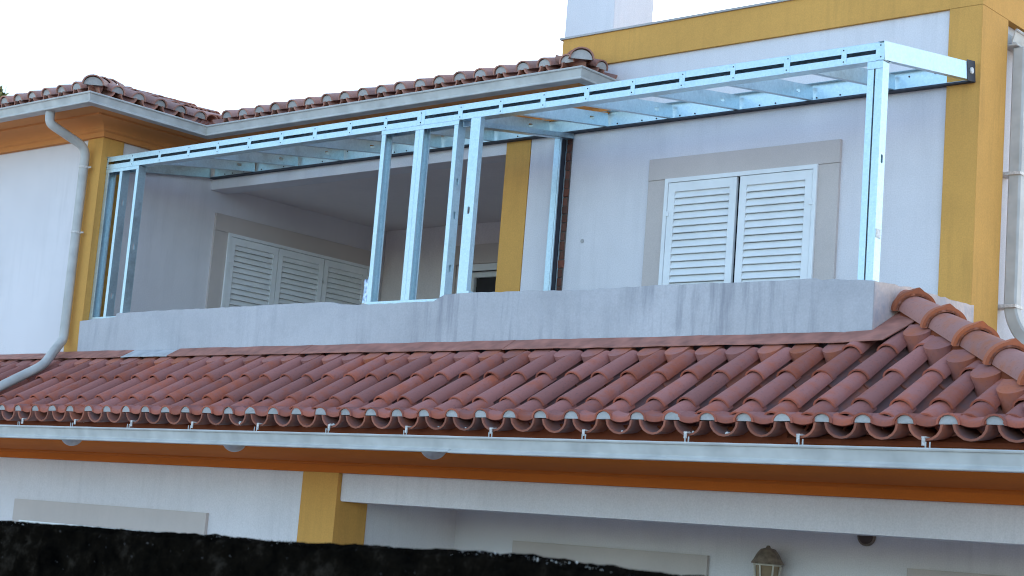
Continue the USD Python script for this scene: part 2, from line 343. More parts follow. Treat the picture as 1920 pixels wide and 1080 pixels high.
# --- ground floor
wall('lower_wall', box(-20, -10.84, YP, YP + .3, 0, 2.6))
wall('lower_pilaster', box(-10.84, -10.405, YP - .03, 10.08, 0, 2.20), 'yellow_paint')
bm = sg.Polygon([(-10.40, 1.845), (-2.2, 1.845), (-2.2, 2.6), (-10.40, 2.6)]).buffer(-.02).buffer(.02, quad_segs=3)
wall('porch_beam', extrude(bm, 0.30, (0, YP + .31, 0), (1, 0, 0), (0, 0, 1)))
wall('porch_side_wall', box(-10.8, -10.42, 10.08, 11.3, 0, 2.45))
wall('porch_wall', box(-10.42, -2.2, YW, YW + .3, 0, 2.45))
wall('porch_ceiling', box(-10.42, -2.2, YP + .3, YW, 2.30, 2.45))
wall('porch_floor', box(-10.40, -2.2, 9.2, YW, 0.004, .05), 'rubble')  # unseen dark floor added to cut ground bounce into the porch
# lower cornice: band on the wall, cove, soffit, front edge under the tiles
cv = [(YP + .02, 2.075), (9.70, 2.075), (9.70, 2.135), (9.67, 2.15)]
for t in np.linspace(0, 1, 9): cv.append((9.67 - .40 * math.sin(t * math.pi / 2), 2.16 + .14 * (1 - math.cos(t * math.pi / 2))))
cv += [(9.22, 2.305), (8.85, 2.305), (8.85, 2.40), (YP + .02, 2.60)]
part('cornice', cat_(profile_x(cv, -20, -3.3)), 'eave_paint', house)

# upper cornices (stepped cove under the eaves), mitred round the wing and along the middle
def cornice_section(depth):
    s = [(0, 5.335), (.05, 5.335), (.05, 5.385), (.075, 5.40)]
    for t in np.linspace(0, 1, 7): s.append((.075 + .20 * (1 - math.cos(t * math.pi / 2)), 5.40 + .075 * math.sin(t * math.pi / 2)))
    s += [(.30, 5.478), (.30, 5.495), (depth, 5.495), (depth, 5.62), (0, 5.66)]
    return np.array(s)
def cornice_run(pts, depth, up=(0, 0, 1)):
    s = cornice_section(depth)
    return sweep([(p[0], p[1], 0) for p in pts], s[:, :], up)
part('cornice', cornice_run([(-20, 9.80), (XW, 9.80), (XW, YW), (-9.0, YW)], .50), 'orange_paint', house)
part('cornice', box(-9.4, -8.96, YW - .56, YW, 5.50, 5.60), 'orange_paint', house)

# --- windows ---------------------------------------------------------------------------------
def window(name, o, ex, n, panels, width, ztop, zbot, trim=.185, lintel=.183, slats=True, head=None):
    """Closed louvred shutters in a stone surround on a wall. o: top-left corner of the shutters on the wall face; ex along the wall, n out of it."""
    o, ex, n = np.array(o, float), np.array(ex, float), np.array(n, float); up = np.array([0, 0, 1.0])
    def B(a0, a1, z0, z1, d0, d1):
        b = trimesh.creation.box((a1 - a0, d1 - d0, z1 - z0)); b.apply_translation(((a0 + a1) / 2, (d0 + d1) / 2, (z0 + z1) / 2))
        T = np.eye(4); T[:3, 0], T[:3, 1], T[:3, 2] = ex, n, up; T[:3, 3] = (o[0], o[1], 0)
        b.apply_transform(T)
        if np.linalg.det(T[:3, :3]) < 0: b.invert()
        return b
    l0, l1 = (-trim, width + trim) if head is None else head
    fr = .035
    w = part('window', cat_(B(0, fr, zbot, ztop, .002, .045), B(width - fr, width, zbot, ztop, .002, .045), B(fr, width - fr, ztop - fr, ztop, .002, .045)), 'shutter_paint', house, label=name)
    part('lintel', B(l0, l1, ztop, ztop + lintel, -.05, .030), 'stone_trim', w)
    part('jamb', B(l0, 0, zbot - .2, ztop - .002, -.05, .026), 'stone_trim', w)
    if head is None: part('jamb', B(width, l1, zbot - .2, ztop - .002, -.05, .026), 'stone_trim', w)
    part('backing', B(.02, width - .02, zbot, ztop - .02, -.03, .006), 'dark_gap', w)
    pw = (width - 2 * fr) / panels
    for k in range(panels):
        a0, a1 = fr + k * pw + .004, fr + (k + 1) * pw - .004
        if panels == 2: a0, a1 = (a0, a1 - .012) if k == 0 else (a0 + .012, a1)
        st = .065
        f = cat_(B(a0, a0 + st, zbot, ztop - fr - .004, .012, .040), B(a1 - st, a1, zbot, ztop - fr - .004, .012, .040), B(a0 + st, a1 - st, ztop - fr - .08, ztop - fr - .004, .012, .040))
        sh = part('shutter', f, 'shutter_paint', w)
        if not slats: part('panel', B(a0 + st, a1 - st, zbot, ztop - fr - .08, .014, .03), 'shutter_paint', w); continue
        z = ztop - fr - .08
        while z - .06 > zbot:
            z -= .059
            s = trimesh.creation.box((a1 - a0 - 2 * st, .009, .062))
            s.apply_transform(trimesh.transformations.rotation_matrix(math.radians(24 + rng.uniform(-2, 2)), (1, 0, 0)))
            T = np.eye(4); T[:3, 0], T[:3, 1], T[:3, 2] = ex, n, up
            T[:3, 3] = o * (1, 1, 0) + ex * (a0 + a1) / 2 + n * .025 + up * (z + .033)
            s.apply_transform(T)
            if np.linalg.det(T[:3, :3]) < 0: s.invert()
            part('slat', s, 'shutter_paint', w)
        for zz in (ztop - .28, zbot + .5): part('hinge', B(a0 - .012, a0 + .02, zz - .04, zz, .038, .048) if k % 2 == 0 else B(a1 - .02, a1 + .012, zz - .04, zz, .038, .048), 'shutter_paint', w)
    return w

wA = window('closed white louvred shutters in stone surround on the open upper wall', (-8.335, YW, 0), (1, 0, 0), (0, -1, 0), 2, 1.455, 4.70, 3.25)
wB = window('three white shutter panels inside the loggia', (XW, 11.475, 0), (0, 1, 0), (1, 0, 0), 3, 2.12, 4.675, 2.65, trim=.185)
wD = window('white shutter under a projecting stone lintel beside the lower pilaster', (-14.95, YP, 0), (1, 0, 0), (0, -1, 0), 2, 2.75, 1.462, .3, trim=.14, lintel=.205, slats=False)
wE = window('beige stone lintel on the porch wall', (-9.60, YW, 0), (1, 0, 0), (0, -1, 0), 2, 1.80, 1.46, .3, trim=.11, lintel=.18, slats=False)
wF = window('beige stone lintel on the porch wall right of the lantern', (-5.86, YW, 0), (1, 0, 0), (0, -1, 0), 2, 1.6, 1.48, .3, trim=.11, lintel=.18, slats=False)
# loggia door
dr = part('door', box(DX0 + .05, DX1 - .05, YB + .10, YB + .14, 2.6, DZ - .06), 'dark_door', house)
part('door_frame', cat_(box(DX0, DX1, YB + .06, YB + .16, DZ - .06, DZ), box(DX0, DX0 + .05, YB + .06, YB + .16, 2.6, DZ - .06), box(DX1 - .05, DX1, YB + .06, YB + .16, 2.6, DZ - .06)), 'shutter_paint', dr)
part('roller_box', box(DX0 - .02, DX1 + .02, YB - .02, YB + .05, DZ - .0, DZ + .075), 'shutter_paint', dr)
part('lintel', box(DX0 - .35, DX1 + .2, YB - .025, YB - .001, DZ + .08, DZ + .30), 'stone_trim', dr)
for dx in (DX0 - .35, DX1 + .02): part('jamb', box(dx, dx + .18, YB - .025, YB - .001, 2.6, DZ + .08), 'stone_trim', dr)

# --- brick chase cut in the plaster behind the partition
ch = part('brick_chase', box(-9.53, -9.395, YW - .004, YW - .001, 2.6, 5.20), 'rubble', house)
z = 3.35
while z < 5.15:
    h = rng.uniform(.062, .074); x0 = -9.455 + rng.uniform(-.01, .008)
    b = box(x0, -9.397 + rng.uniform(-.012, .006), YW - rng.uniform(.010, .018), YW - .002, z, z + h)
    b.vertices += nrg.uniform(-.004, .004, b.vertices.shape)
    part('brick', b, 'brick', ch)
    z += h + .012

part('plug_hole', placed(trimesh.creation.cylinder(.019, .004, sections=10), (-9.21, YW - .002, 4.233), (1, 0, 0), (0, 0, 1), (0, -1, 0)), 'grey_mortar', house)
# --- chimney
chm = part('chimney', box(-9.93, -9.365, 11.6, 12.17, 5.5, 7.35), 'white_wall', house)
part('chimney_cap', box(-9.98, -9.315, 11.55, 12.22, 7.352, 7.43), 'grey_mortar', chm)

# ------------------------------------------------------------------ roofs
def arc_shell(rf, rr, L, th=.013, squash=.86, n=9, invert=False, a0=-4, lift=0.0):
    """Tapered half-barrel tile: x across, y up the slope, z off the roof."""
    A = np.radians(np.linspace(a0, 180 - a0, n)); V = []; F = []
    sg_ = -1 if invert else 1
    for y, r, dz in ((0, rf, lift), (L, rr, 0)):
        for rad in (r, r - th):
            for a in A: V.append((rad * math.cos(a), y, sg_ * rad * math.sin(a) * squash + dz))
    def q(a, b, c, d): F.extend([(a, b, c), (a, c, d)])
    fo, fi, ro, ri = 0, n, 2 * n, 3 * n
    for i in range(n - 1):
        q(fo + i, fo + i + 1, ro + i + 1, ro + i); q(fi + i + 1, fi + i, ri + i, ri + i + 1)
        q(fi + i, fi + i + 1, fo + i + 1, fo + i); q(ro + i, ro + i + 1, ri + i + 1, ri + i)
    q(fo, ro, ri, fi); q(fo + n - 1, fi + n - 1, ri + n - 1, ro + n - 1)
    m = trimesh.Trimesh(V, F, process=False)
    m.fix_normals()
    return m

def half_disc(r, squash, th, n=9):
    a = np.radians(np.linspace(0, 180, n))
    poly = sg.Polygon(np.c_[r * np.cos(a), r * np.sin(a) * squash])
    return extrude(poly, th, (0, th, 0), (1, 0, 0), (0, 0, 1))

def jitter(f, s=0.006, ang=0.012):
    g = f.copy()
    g[:3, 3] += nrg.uniform(-s, s, 3) * (1, 1, .5)
    a = nrg.uniform(-ang, ang)
    R = trimesh.transformations.rotation_matrix(a, (0, 0, 1))
    return g @ R

def slope_frame(o, across, upplan, slope):
    """Frame on a roof plane: x across, y up the slope, z normal."""
    ex = np.array([*across, 0.0]); ey = np.array([*upplan, slope]); ey /= np.linalg.norm(ey)
    T = np.eye(4); T[:3, 0], T[:3, 1], T[:3, 2], T[:3, 3] = ex, ey, np.cross(ex, ey), o
    return T

SL = .60
CO = 1 / math.sqrt(1 + SL * SL)
RF, RR = .075, .063
PIT, XROW = .2515, -6.833                     # main tile rows
BPIT, BX0, YE = .2674, -13.477, 8.60          # eave row (wider pitch) and its front
def lowz(y): return 2.542 + SL * (y - 8.864)
def hipx(y): return -5.384 + (10.059 - y) * 1.335
def hipy(x): return 10.059 - (x + 5.384) / 1.335
SX = SL / 1.335
XE = hipx(8.66)
deckpts = [(8.74, 2.42), (8.80, 2.43), (YP + .12, lowz(YP + .12) - .10), (YP + .12, lowz(YP + .12) - .16), (8.80, 2.32), (8.74, 2.32)]
low = part('lower_roof', profile_x(deckpts, -20, -5.5), 'eave_board', house)
def slab(pts, th=.03):
    P = np.array(pts, float); n = len(P)
    V = np.vstack([P, P - (0, 0, th)])
    order, f = trimesh.creation.triangulate_polygon(sg.Polygon(P[:, :2]), engine='earcut')[:2]
    idx = [int(np.argmin(np.linalg.norm(P[:, :2] - o, axis=1))) for o in order]
    F = [tuple(idx[i] for i in t) for t in f]
    F = [t for t in F] + [tuple(i + n for i in t[::-1]) for t in F]
    for i in range(n): j = (i + 1) % n; F += [(i, i + n, j + n), (i, j + n, j)]
    m = trimesh.Trimesh(V, F, process=False); m.fix_normals(); return m
zd = lambda y: lowz(y) - .11
part('deck', slab([(-5.5, 8.74, zd(8.74)), (hipx(8.74), 8.74, zd(8.74)), (-5.5, hipy(-5.5), zd(hipy(-5.5)))]), 'eave_board', low)
part('deck', slab([(hipx(8.74), 8.74, zd(8.74)), (hipx(8.74), 16, zd(8.74)), (-5.5, 16, zd(hipy(-5.5))), (-5.5, hipy(-5.5), zd(hipy(-5.5)))]), 'rubble', low)

FRONTS = [8.70, 8.864, 9.234, 9.575]
TOPY = 9.61
def stop_end(x, y, r=.092, m='tile_stop', h=.15, name='stop_end'):
    """Upright half-drum of clay closing the upper end of a pan."""
    a = np.radians(np.linspace(180, 360, 13)); dsh = sg.Polygon(list(zip(r * np.cos(a), r * 1.08 * np.sin(a))) + [(r, .10), (-r, .10)])
    d = extrude(dsh, h, (0, 0, 0), (1, 0, 0), (0, 1, 0))
    t = d.vertices[:, 2] > h * .6
    d.vertices[:, :2] *= np.where(t, 1.0, .92)[:, None]
    part(name, d, m, low, smooth=40, frame=jitter(slope_frame((x, y, lowz(y) - .075), (1, 0), (0, 1), SL), .006, .10))
def pan_piece(x, y0, y1, lift):
    part('pan_tile', arc_shell(.104, .108, (y1 - y0) / CO, th=.014, squash=.80, invert=True, a0=2, lift=lift), 'tile_pan', low, smooth=40,
         frame=jitter(slope_frame((x, y0, lowz(y0) + .004), (1, 0), (0, 1), SL), s=.004))
for k in range(-37, 14):
    x = XROW + PIT * k
    if x > XE - .1: break
    inner = x < -5.60
    ytop = TOPY + rng.uniform(-.012, .012) if inner else hipy(x) - .07
    for i, y0 in enumerate(FRONTS):
        if inner and i == 3: continue
        y1 = min(FRONTS[i + 1] + .05 if i < 3 else 11, ytop)
        if y1 - y0 < .06: continue
        L = (y1 - y0) / CO
        if i == 0:                                            # lowest tile leans on the eave row
            sl0 = (lowz(8.864) - 2.452) / (8.864 - 8.70)
            f = slope_frame((x, y0, 2.450), (1, 0), (0, 1), sl0 * .95); L = .235
        else: f = slope_frame((x, y0, lowz(y0)), (1, 0), (0, 1), SL)
        part('cover_tile', arc_shell(RF, RR if L > .3 else .071, L, lift=.016 if i else .004), 'tile_cover', low, smooth=40, frame=jitter(f, .007, .02))
    xp = x + PIT / 2
    ptop = 9.64 if xp < -5.55 else hipy(xp) - .06
    for i, y0 in enumerate((8.72, 8.845, 9.215, 9.56)):
        if xp < -5.55 and i == 3: continue
        y1 = min((8.90, 9.27, 9.62, 11)[i], ptop)
        if y1 - y0 > .07: pan_piece(xp, y0, y1, .012 if i else 0)
    if xp < -5.62: stop_end(xp, 9.635, r=.080, h=.112)
    elif xp > -5.36 and hipy(xp) > 8.95: stop_end(xp, hipy(xp) - .12, r=.095, h=.142)
# eave row: wide pans hooked over the gutter, short covers with mortar mouths, and the lip between them
for k in range(-14, 40):
    x = BX0 + BPIT * k
    if x > XE - .05: break
    part('eave_cover', arc_shell(.073, .066, .22, squash=.84), 'tile_cover', low, smooth=40, frame=jitter(slope_frame((x, YE, 2.443), (1, 0), (0, 1), .12), .004, .02))
    pl = half_disc(.061, .80, .03); pl.vertices += nrg.uniform(-.003, .003, pl.vertices.shape)
    part('mortar_plug', pl, 'grey_mortar', low, frame=jitter(slope_frame((x, YE + .006 + rng.uniform(-.002, .006), 2.445), (1, 0), (0, 1), .12), .003, .03))
    xp = x + BPIT / 2
    part('eave_pan', arc_shell(.106, .110, .34, th=.015, squash=.88, invert=True, a0=1), 'tile_pan', low, smooth=40, frame=jitter(slope_frame((xp, YE - .015, 2.441), (1, 0), (0, 1), .14), .004, .015))
    n_ = 9; xs_ = np.linspace(-.084, .084, n_); V, F = [], []
    for yy, top_, bot in ((0, .006, -.014), (.012, .022, -.02), (.09, .042, .0)):
        for q in xs_:
            sag = .020 * (1 - (q / .084) ** 2)
            V += [(q, yy, top_ - sag), (q, yy, bot - sag)]
    W = 2 * n_
    for a in range(2):
        for b in range(n_ - 1):
            p = a * W + 2 * b
            F += [(p, p + 2, p + W + 2), (p, p + W + 2, p + W), (p + 1, p + W + 1, p + W + 3), (p + 1, p + W + 3, p + 3)]
    for b in range(n_ - 1): F += [(2 * b, 2 * b + 1, 2 * b + 3), (2 * b, 2 * b + 3, 2 * b + 2)]
    lip = trimesh.Trimesh(V, F, process=False); lip.fix_normals()
    part('eave_lip', lip, 'tile_cover', low, smooth=50, frame=jitter(slope_frame((xp, YE + .006, 2.462), (1, 0), (0, 1), .10), .004, .02))
# side slope covers behind the hip
for k in range(24):
    y = 8.9 + .25 * k
    xs0, x1 = XE, max(hipx(y) + .1, -5.45)
    while xs0 - .15 > x1:
        xe = max(xs0 - .40, x1)
        part('cover_tile', arc_shell(RF, RR, (xs0 - xe) * math.sqrt(1 + SX * SX), lift=.014), 'tile_cover', low, smooth=40, frame=jitter(slope_frame((xs0, y, lowz(8.66) + SX * (XE - xs0)), (0, 1), (-1, 0), SX)))
        xs0 = xe + .03
# hip tiles with flared, peaked collars
hd = np.array([1.335, -1, -SL]); hd /= np.linalg.norm(hd)           # down the hip
hx = np.cross(hd, (0, 0, 1)); hx /= np.linalg.norm(hx); hz = np.cross(hx, hd)
def hip_tile(L, r0, r1, collar=.055, squash=.92):
    """y runs down the hip: narrow barrel widening into a collar with a small peak."""
    body = arc_shell(r0, r1, L, th=.014, squash=squash, n=13, a0=-2)
    A = np.radians(np.linspace(-4, 184, 25)); V = []; F = []
    def ring(rad, y, peak):
        e = [rad + peak * math.exp(-((a - math.pi / 2) / .16) ** 2) for a in A]
        return [(q * math.cos(a), y, q * math.sin(a) * squash) for a, q in zip(A, e)]
    rings = [ring(r1 + .004, L - collar, 0), ring(r1 + .017, L - collar + .012, .014), ring(r1 + .021, L, .024), ring(r1 - .016, L, .0), ring(r1 - .016, L - collar, 0)]
    n = len(A)
    for rg in rings: V += rg
    for i in range(4):
        for j in range(n - 1):
            a = i * n + j; F += [(a, a + 1, a + n + 1), (a, a + n + 1, a + n)]
    c = trimesh.Trimesh(V, F, process=False); c.fix_normals()
    return body, c
p0 = np.array([-5.384, 10.059, lowz(10.059) + .055])
for s0, s1 in ((-.30, -.06), (-.06, .42), (.42, .89), (.89, 1.33), (1.33, 1.77), (1.77, 2.2)):
    T = np.eye(4); T[:3, 0], T[:3, 1], T[:3, 2] = -hx, hd, np.cross(-hx, hd)
    if T[2, 2] < 0: T[:3, 0] *= -1; T[:3, 2] *= -1
    T[:3, 3] = p0 + hd * s0
    b, c = hip_tile(s1 - s0 + .02, .112, .136)
    q = part('hip_tile', b, 'tile_hip', low, smooth=35, frame=T)
    part('hip_collar', c, 'tile_collar', low, smooth=35, frame=T)
part('hip_bedding', sweep([p0 - hd * .05 - (0, 0, .07), p0 + hd * 2.4 - (0, 0, .07)], np.array([(-.13, -.06), (.13, -.06), (.10, .06), (-.10, .06)])), 'eave_board', low)
# flashings
def ribbon(P, Q, th=.006):
    """Strip between two polylines of equal length."""
    P, Q = np.array(P, float), np.array(Q, float); n = len(P)
    up = np.array([0, 0, th]); V = np.vstack([P, Q, P - up, Q - up]); F = []
    for i in range(n - 1):
        F += [(i, i + 1, n + i + 1), (i, n + i + 1, n + i), (2 * n + i, 3 * n + i + 1, 2 * n + i + 1), (2 * n + i, 3 * n + i, 3 * n + i + 1),
              (n + i, n + i + 1, 3 * n + i + 1), (n + i, 3 * n + i + 1, 3 * n + i), (i, 2 * n + i + 1, i + 1), (i, 2 * n + i, 2 * n + i + 1)]
    F += [(0, n, 3 * n), (0, 3 * n, 2 * n), (n - 1, 3 * n - 1, 4 * n - 1), (n - 1, 4 * n - 1, 2 * n - 1)]
    m = trimesh.Trimesh(V, F, process=False); m.fix_normals(); return m
def flash(x0, x1, m, y=YP - .006, z0=3.148, ye=9.60, ze=3.066):
    xs = np.linspace(x0, x1, max(3, int((x1 - x0) / .12)))
    P = [(x, y, z0 + rng.uniform(-.003, .003)) for x in xs]; Q = [(x, ye + rng.uniform(-.004, .004), ze + rng.uniform(-.003, .003)) for x in xs]
    part('flashing', ribbon(P, Q, .008), m, low)
flash(-20, -14.66, 'flashing_red', y=9.79, z0=3.142)
flash(-14.662, -13.42, 'flashing_red')
flash(-13.422, -12.72, 'flashing_grey', z0=3.141)
for a, b in ((-12.722, -10.9), (-10.902, -8.6), (-8.602, -6.75), (-6.752, -5.72)): flash(a, b, 'flashing_red', z0=3.152)
part('corner_flashing', ribbon([(-5.722, YP - .01, 3.152), (-5.528, YP - .01, 3.16), (-5.528, 9.92, 3.25), (-5.528, 10.10, 3.345)],
                               [(-5.722, 9.60, 3.066), (-5.36, 9.58, 3.075), (-5.31, 9.74, 3.17), (-5.27, 9.94, 3.28)], .008), 'flashing_red', low)
# gutter hooks on the eave pans, bits of mortar in the pans
straps = [BX0 + BPIT / 2 + BPIT * k + .065 for k in range(-13, 40, 3)]
straps = [v + BPIT for v in straps]
for v in straps:
    xk = v - .065
    if xk > XE - .2: continue
    f = lambda: rng.uniform(-.006, .006)
    part('tile_hook', cat_(box(xk - .010, xk + .009, YE - .026, YE - .018, 2.325 + f(), 2.362), box(xk - .013, xk + .012, YE - .024, YE + .03, 2.362, 2.372)), 'clip_metal', low)
for k in range(60):
    if rng.random() < .35: x, y, zz = BX0 + BPIT * (rng.randrange(3, 36) + .5) + rng.uniform(-.04, .04), rng.uniform(8.60, 8.68), 2.37
    else:
        x, y = XROW + PIT * (rng.randrange(-24, 10) + .5) + rng.uniform(-.03, .03), rng.uniform(8.9, 9.45); zz = lowz(y) - .068
    if y > hipy(x) - .2: continue
    b = trimesh.creation.icosphere(1, rng.uniform(.006, .015)); b.vertices *= nrg.uniform(.5, 1.3, b.vertices.shape); b.apply_translation((x, y, zz))
    part('mortar_crumb', b, 'debris', low)

# --- upper roof
UZ, US = 5.68, .315
def uz(d): return UZ + US * d
up_ = part('upper_roof', slab([(-13.9, 10.72, uz(0) - .09), (-8.98, 10.72, uz(0) - .09), (-8.98 - .42, 11.14, uz(.42) - .09), (-9.59, 11.19, uz(.47) - .09), (-9.59, 14.2, uz(3.48) - .09), (-17.38, 14.2, uz(3.48) - .09)], .05), 'tile_upper', house)
part('slope', slab([(-13.92, 9.29, uz(0) - .09), (-13.92, 10.70, uz(0) - .09), (-17.4, 14.18, uz(3.48) - .09), (-18.81, 14.18, uz(4.89) - .09)], .05), 'tile_upper', up_)
part('slope', slab([(-24, 9.29, uz(0) - .09), (-13.94, 9.27, uz(0) - .09), (-18.83, 14.16, uz(4.89) - .09), (-24, 14.18, uz(4.89) - .09)], .05), 'tile_upper', up_)
part('slope', slab([(-8.96, 10.72, uz(0) - .09), (-8.96, 11.19, uz(0) - .09), (-9.40, 11.19, uz(.44) - .09)], .05), 'tile_upper', up_)
part('slope', slab([(-24, 14.2, uz(4.89) - .1), (-18.83, 14.2, uz(4.89) - .1), (-17.39, 14.22, uz(3.48) - .1), (-9.59, 14.22, uz(3.48) - .1), (-9.59, 18, uz(.5)), (-24, 18, uz(.5))], .05), 'tile_upper', up_)
def upper_row(o2, across, upplan, length, courses=4):
    y = 0.0
    o2 = np.array(o2, float); upv = np.array(upplan, float)
    i = 0
    while y < length - .08 and i < courses:
        y1 = min(y + .50, length); L = (y1 - y) / CO
        q = o2 + upv * y
        part('cover_tile', arc_shell(.085, .07, L + .03, lift=.014 if i else .004), 'tile_upper', up_, smooth=40, frame=jitter(slope_frame((q[0], q[1], uz(y)), across, upplan, US), .007))
        y = y1 - .03; i += 1
    part('mortar_plug', half_disc(.072, .84, .03), 'grey_mortar', up_, frame=slope_frame((*(o2 + upv * .012), uz(0) + .002), across, upplan, US))
def upper_pan(o2, across, upplan, length):
    o2 = np.array(o2, float); upv = np.array(upplan, float)
    L = min(length, 1.0)
    if L > .1: part('pan_tile', arc_shell(.100, .104, L / CO, th=.014, squash=.8, invert=True, a0=2), 'tile_upper', up_, smooth=40, frame=jitter(slope_frame((*(o2 - upv * .01), uz(0) + .004), across, upplan, US), .005))
for k in range(17):                                                   # middle eave
    x = -9.115 - .25 * k
    hipmax = -8.96 - x; val = 9
    upper_row((x, 10.70), (1, 0), (0, 1), min(2.0, hipmax) if x > -9.55 else 2.0)
    upper_pan((x + .125, 10.70), (1, 0), (0, 1), min(1.0, hipmax - .125) if x > -9.55 else 1.0)
for k in range(3):
    upper_pan((-13.24 - .25 * k, 10.70), (1, 0), (0, 1), .9); upper_row((-13.365 - .25 * k, 10.70), (1, 0), (0, 1), 1.5) if k < 2 else None
for k in range(17):                                                   # wing front
    x = -14.19 - .255 * k
    upper_row((x, 9.27), (1, 0), (0, 1), min(2.0, -13.9 - x - .05)); upper_pan((x + .127, 9.27), (1, 0), (0, 1), min(1.0, max(.12, -13.9 - x - .15)))
for k in range(5):                                                    # wing side
    y = 9.555 + .257 * k
    upper_row((-13.90, y), (0, 1), (-1, 0), min(2.0, y - 9.27)); upper_pan((-13.90, y - .128), (0, 1), (-1, 0), max(.12, y - 9.4))
for k in range(9):                                                    # side rows running out of the valley
    y = 10.585 + .257 * k; xo = y - 10.70
    q = (-13.90 - max(0, xo), y)
    d0 = max(0, xo)
    for i in range(3):
        a = d0 + .47 * i; part('cover_tile', arc_shell(.085, .07, .53, lift=.014 if i else .004), 'tile_upper', up_, smooth=40, frame=jitter(slope_frame((-13.90 - a, y, uz(a)), (0, 1), (-1, 0), US), .007))
    part('pan_tile', arc_shell(.100, .104, .9, th=.014, squash=.8, invert=True, a0=2), 'tile_upper', up_, smooth=40, frame=jitter(slope_frame((-13.90 - d0 - .1, y - .128, uz(d0 + .1) + .004), (0, 1), (-1, 0), US), .005))
for y, l in ((10.99, .26),): upper_row((-8.96, y), (0, 1), (-1, 0), l)   # short return beside the block
for y in (10.85, 11.10): upper_pan((-8.96, y), (0, 1), (-1, 0), .3)
# hips of the upper roof
def upper_hip(x, y, dx, dy, n, L=.42):
    d = np.array([dx, dy, US]); d = d / np.linalg.norm(d)
    s = np.cross(d, (0, 0, 1)); s /= np.linalg.norm(s)
    T = np.eye(4); T[:3, 0], T[:3, 1], T[:3, 2] = s, d, np.cross(s, d)
    for k in range(n):
        q = np.array([x, y, UZ - .002]) + d * (k * L)
        T[:3, 3] = q
        part('hip_tile', arc_shell(.108, .095, L + .04, th=.014, n=11, lift=.012), 'tile_upper', up_, smooth=40, frame=jitter(T, .005))
    T[:3, 3] = np.array([x, y, UZ + .000]) + d * .02
    part('mortar_plug', half_disc(.094, .84, .03), 'grey_mortar', up_, frame=T)
upper_hip(-13.87, 9.24, -1, 1, 3)
upper_hip(-8.93, 10.67, -1, 1, 2, .32)

# --- gutters: rolled bead, recessed face, projecting lower lip
def gutter_section(h=.112, w=.12):
    """side (out of the wall positive), up (0 at the bottom)."""
    return np.array([(0, .004), (w - .034, 0), (w - .004, 0), (w, .004), (w - .001, .013), (w - .030, .026), (w - .034, .034), (w - .024, .060), (w - .014, h - .024), (w - .013, h - .019), (w - .002, h - .016), (w + .003, h - .008), (w, h),
                     (w - .012, h), (w - .016, h - .006), (w - .024, h - .026), (w - .040, .05), (w - .040, .012), (.008, .014), (.008, h), (0, h)])
def gutter(pts, zb, h=.112, parent=None):
    return part('gutter', sweep([(p[0], p[1], zb) for p in pts], gutter_section(h) - (.12, 0), (0, 0, 1)), 'gutter_metal', parent or house, smooth=25)
g1 = gutter([(-20, 8.45), (-7.99, 8.45)], 2.187)
g2 = gutter([(-7.988, 8.446), (-3.0, 8.446)], 2.183, .115)
g3 = gutter([(-20, 9.17), (-13.80, 9.17), (-13.80, 10.60), (-8.86, 10.60), (-8.86, YW - .03)], 5.485)
for xs_ in straps:                                                     # paired strap brackets between eave and gutter
    if xs_ < -3.4: part('bracket', cat_(box(xs_ - .016, xs_ - .008, 8.50, 8.504, 2.28, 2.335), box(xs_ + .010, xs_ + .018, 8.50, 8.504, 2.28, 2.335)), 'gutter_metal', g1)
# left downpipe from the upper gutter down over the lower roof
pth = rounded_path([(-14.545, 9.24, 5.50), (-14.545, 9.24, 5.37), (-14.545, 9.70, 5.22), (-14.545, 9.70, 3.26), (-14.50, 9.62, 3.19), (-14.29, 9.34, 2.955), (-14.29, 8.50, 2.46)], .10, 6)
dp = part('downpipe', sweep(pth, circle(.046, 14), up=(.3, .1, .2)), 'gutter_metal', house, smooth=40)
for zc in (4.35, 5.02): part('pipe_clamp', cat_(box(-14.50, -14.46, 9.72, 9.73, zc - .008, zc + .008), sweep([(-14.545, 9.70, zc - .012), (-14.545, 9.70, zc + .012)], circle(.050, 14), up=(0, 1, 0))), 'clip_metal', dp)
# right gutter piece and square downpipe on the side wall
g4 = gutter([(-5.50, YW + .43), (-5.50, 16)], 5.60, .125)
pth = rounded_path([(-5.505, 11.72, 5.59), (-5.505, 11.72, 3.55), (-5.42, 11.80, 3.36), (-4.6, 12.1, 3.12)], .12, 6)
sq = np.array([(-.05, -.036), (-.036, -.05), (.036, -.05), (.05, -.036), (.05, .036), (.036, .05), (-.036, .05), (-.05, .036)])
dp2 = part('downpipe', sweep(pth, sq, up=(0, 1, .01)), 'gutter_metal', house, smooth=25)
for zc in (3.62, 4.62): part('pipe_clamp', box(-5.62, -5.45, 11.655, 11.785, zc - .012, zc + .012), 'clip_metal', dp2)

# --- vent in the porch wall
vt = part('vent', placed(trimesh.creation.cylinder(.072, .03, sections=20), (-6.318, YW - .004, 1.868), (1, 0, 0), (0, 0, 1), (0, -1, 0)), 'lantern_bronze', house)
part('vent_grille', placed(trimesh.creation.cylinder(.056, .012, sections=20), (-6.318, YW - .022, 1.868), (1, 0, 0), (0, 0, 1), (0, -1, 0)), 'vent_dark', vt)

# ------------------------------------------------------------------ steel frame on the terrace
YC = 9.85                                   # front face of the frame
ZF0, ZF1 = 5.012, 5.142                     # front beam bottom and top
RISE = (5.212 - ZF0) / (YW - .03 - YC)      # the canopy climbs towards the wall
T_ = .0025

def plate(poly, th, o, ex, ey): return extrude(poly, th, o, ex, ey)
def slot(cx, cz, w=.026, h=.06): return sg.box(cx - .0005, cz - h / 2 + w / 2, cx + .0005, cz + h / 2 - w / 2).buffer(w / 2, quad_segs=4)

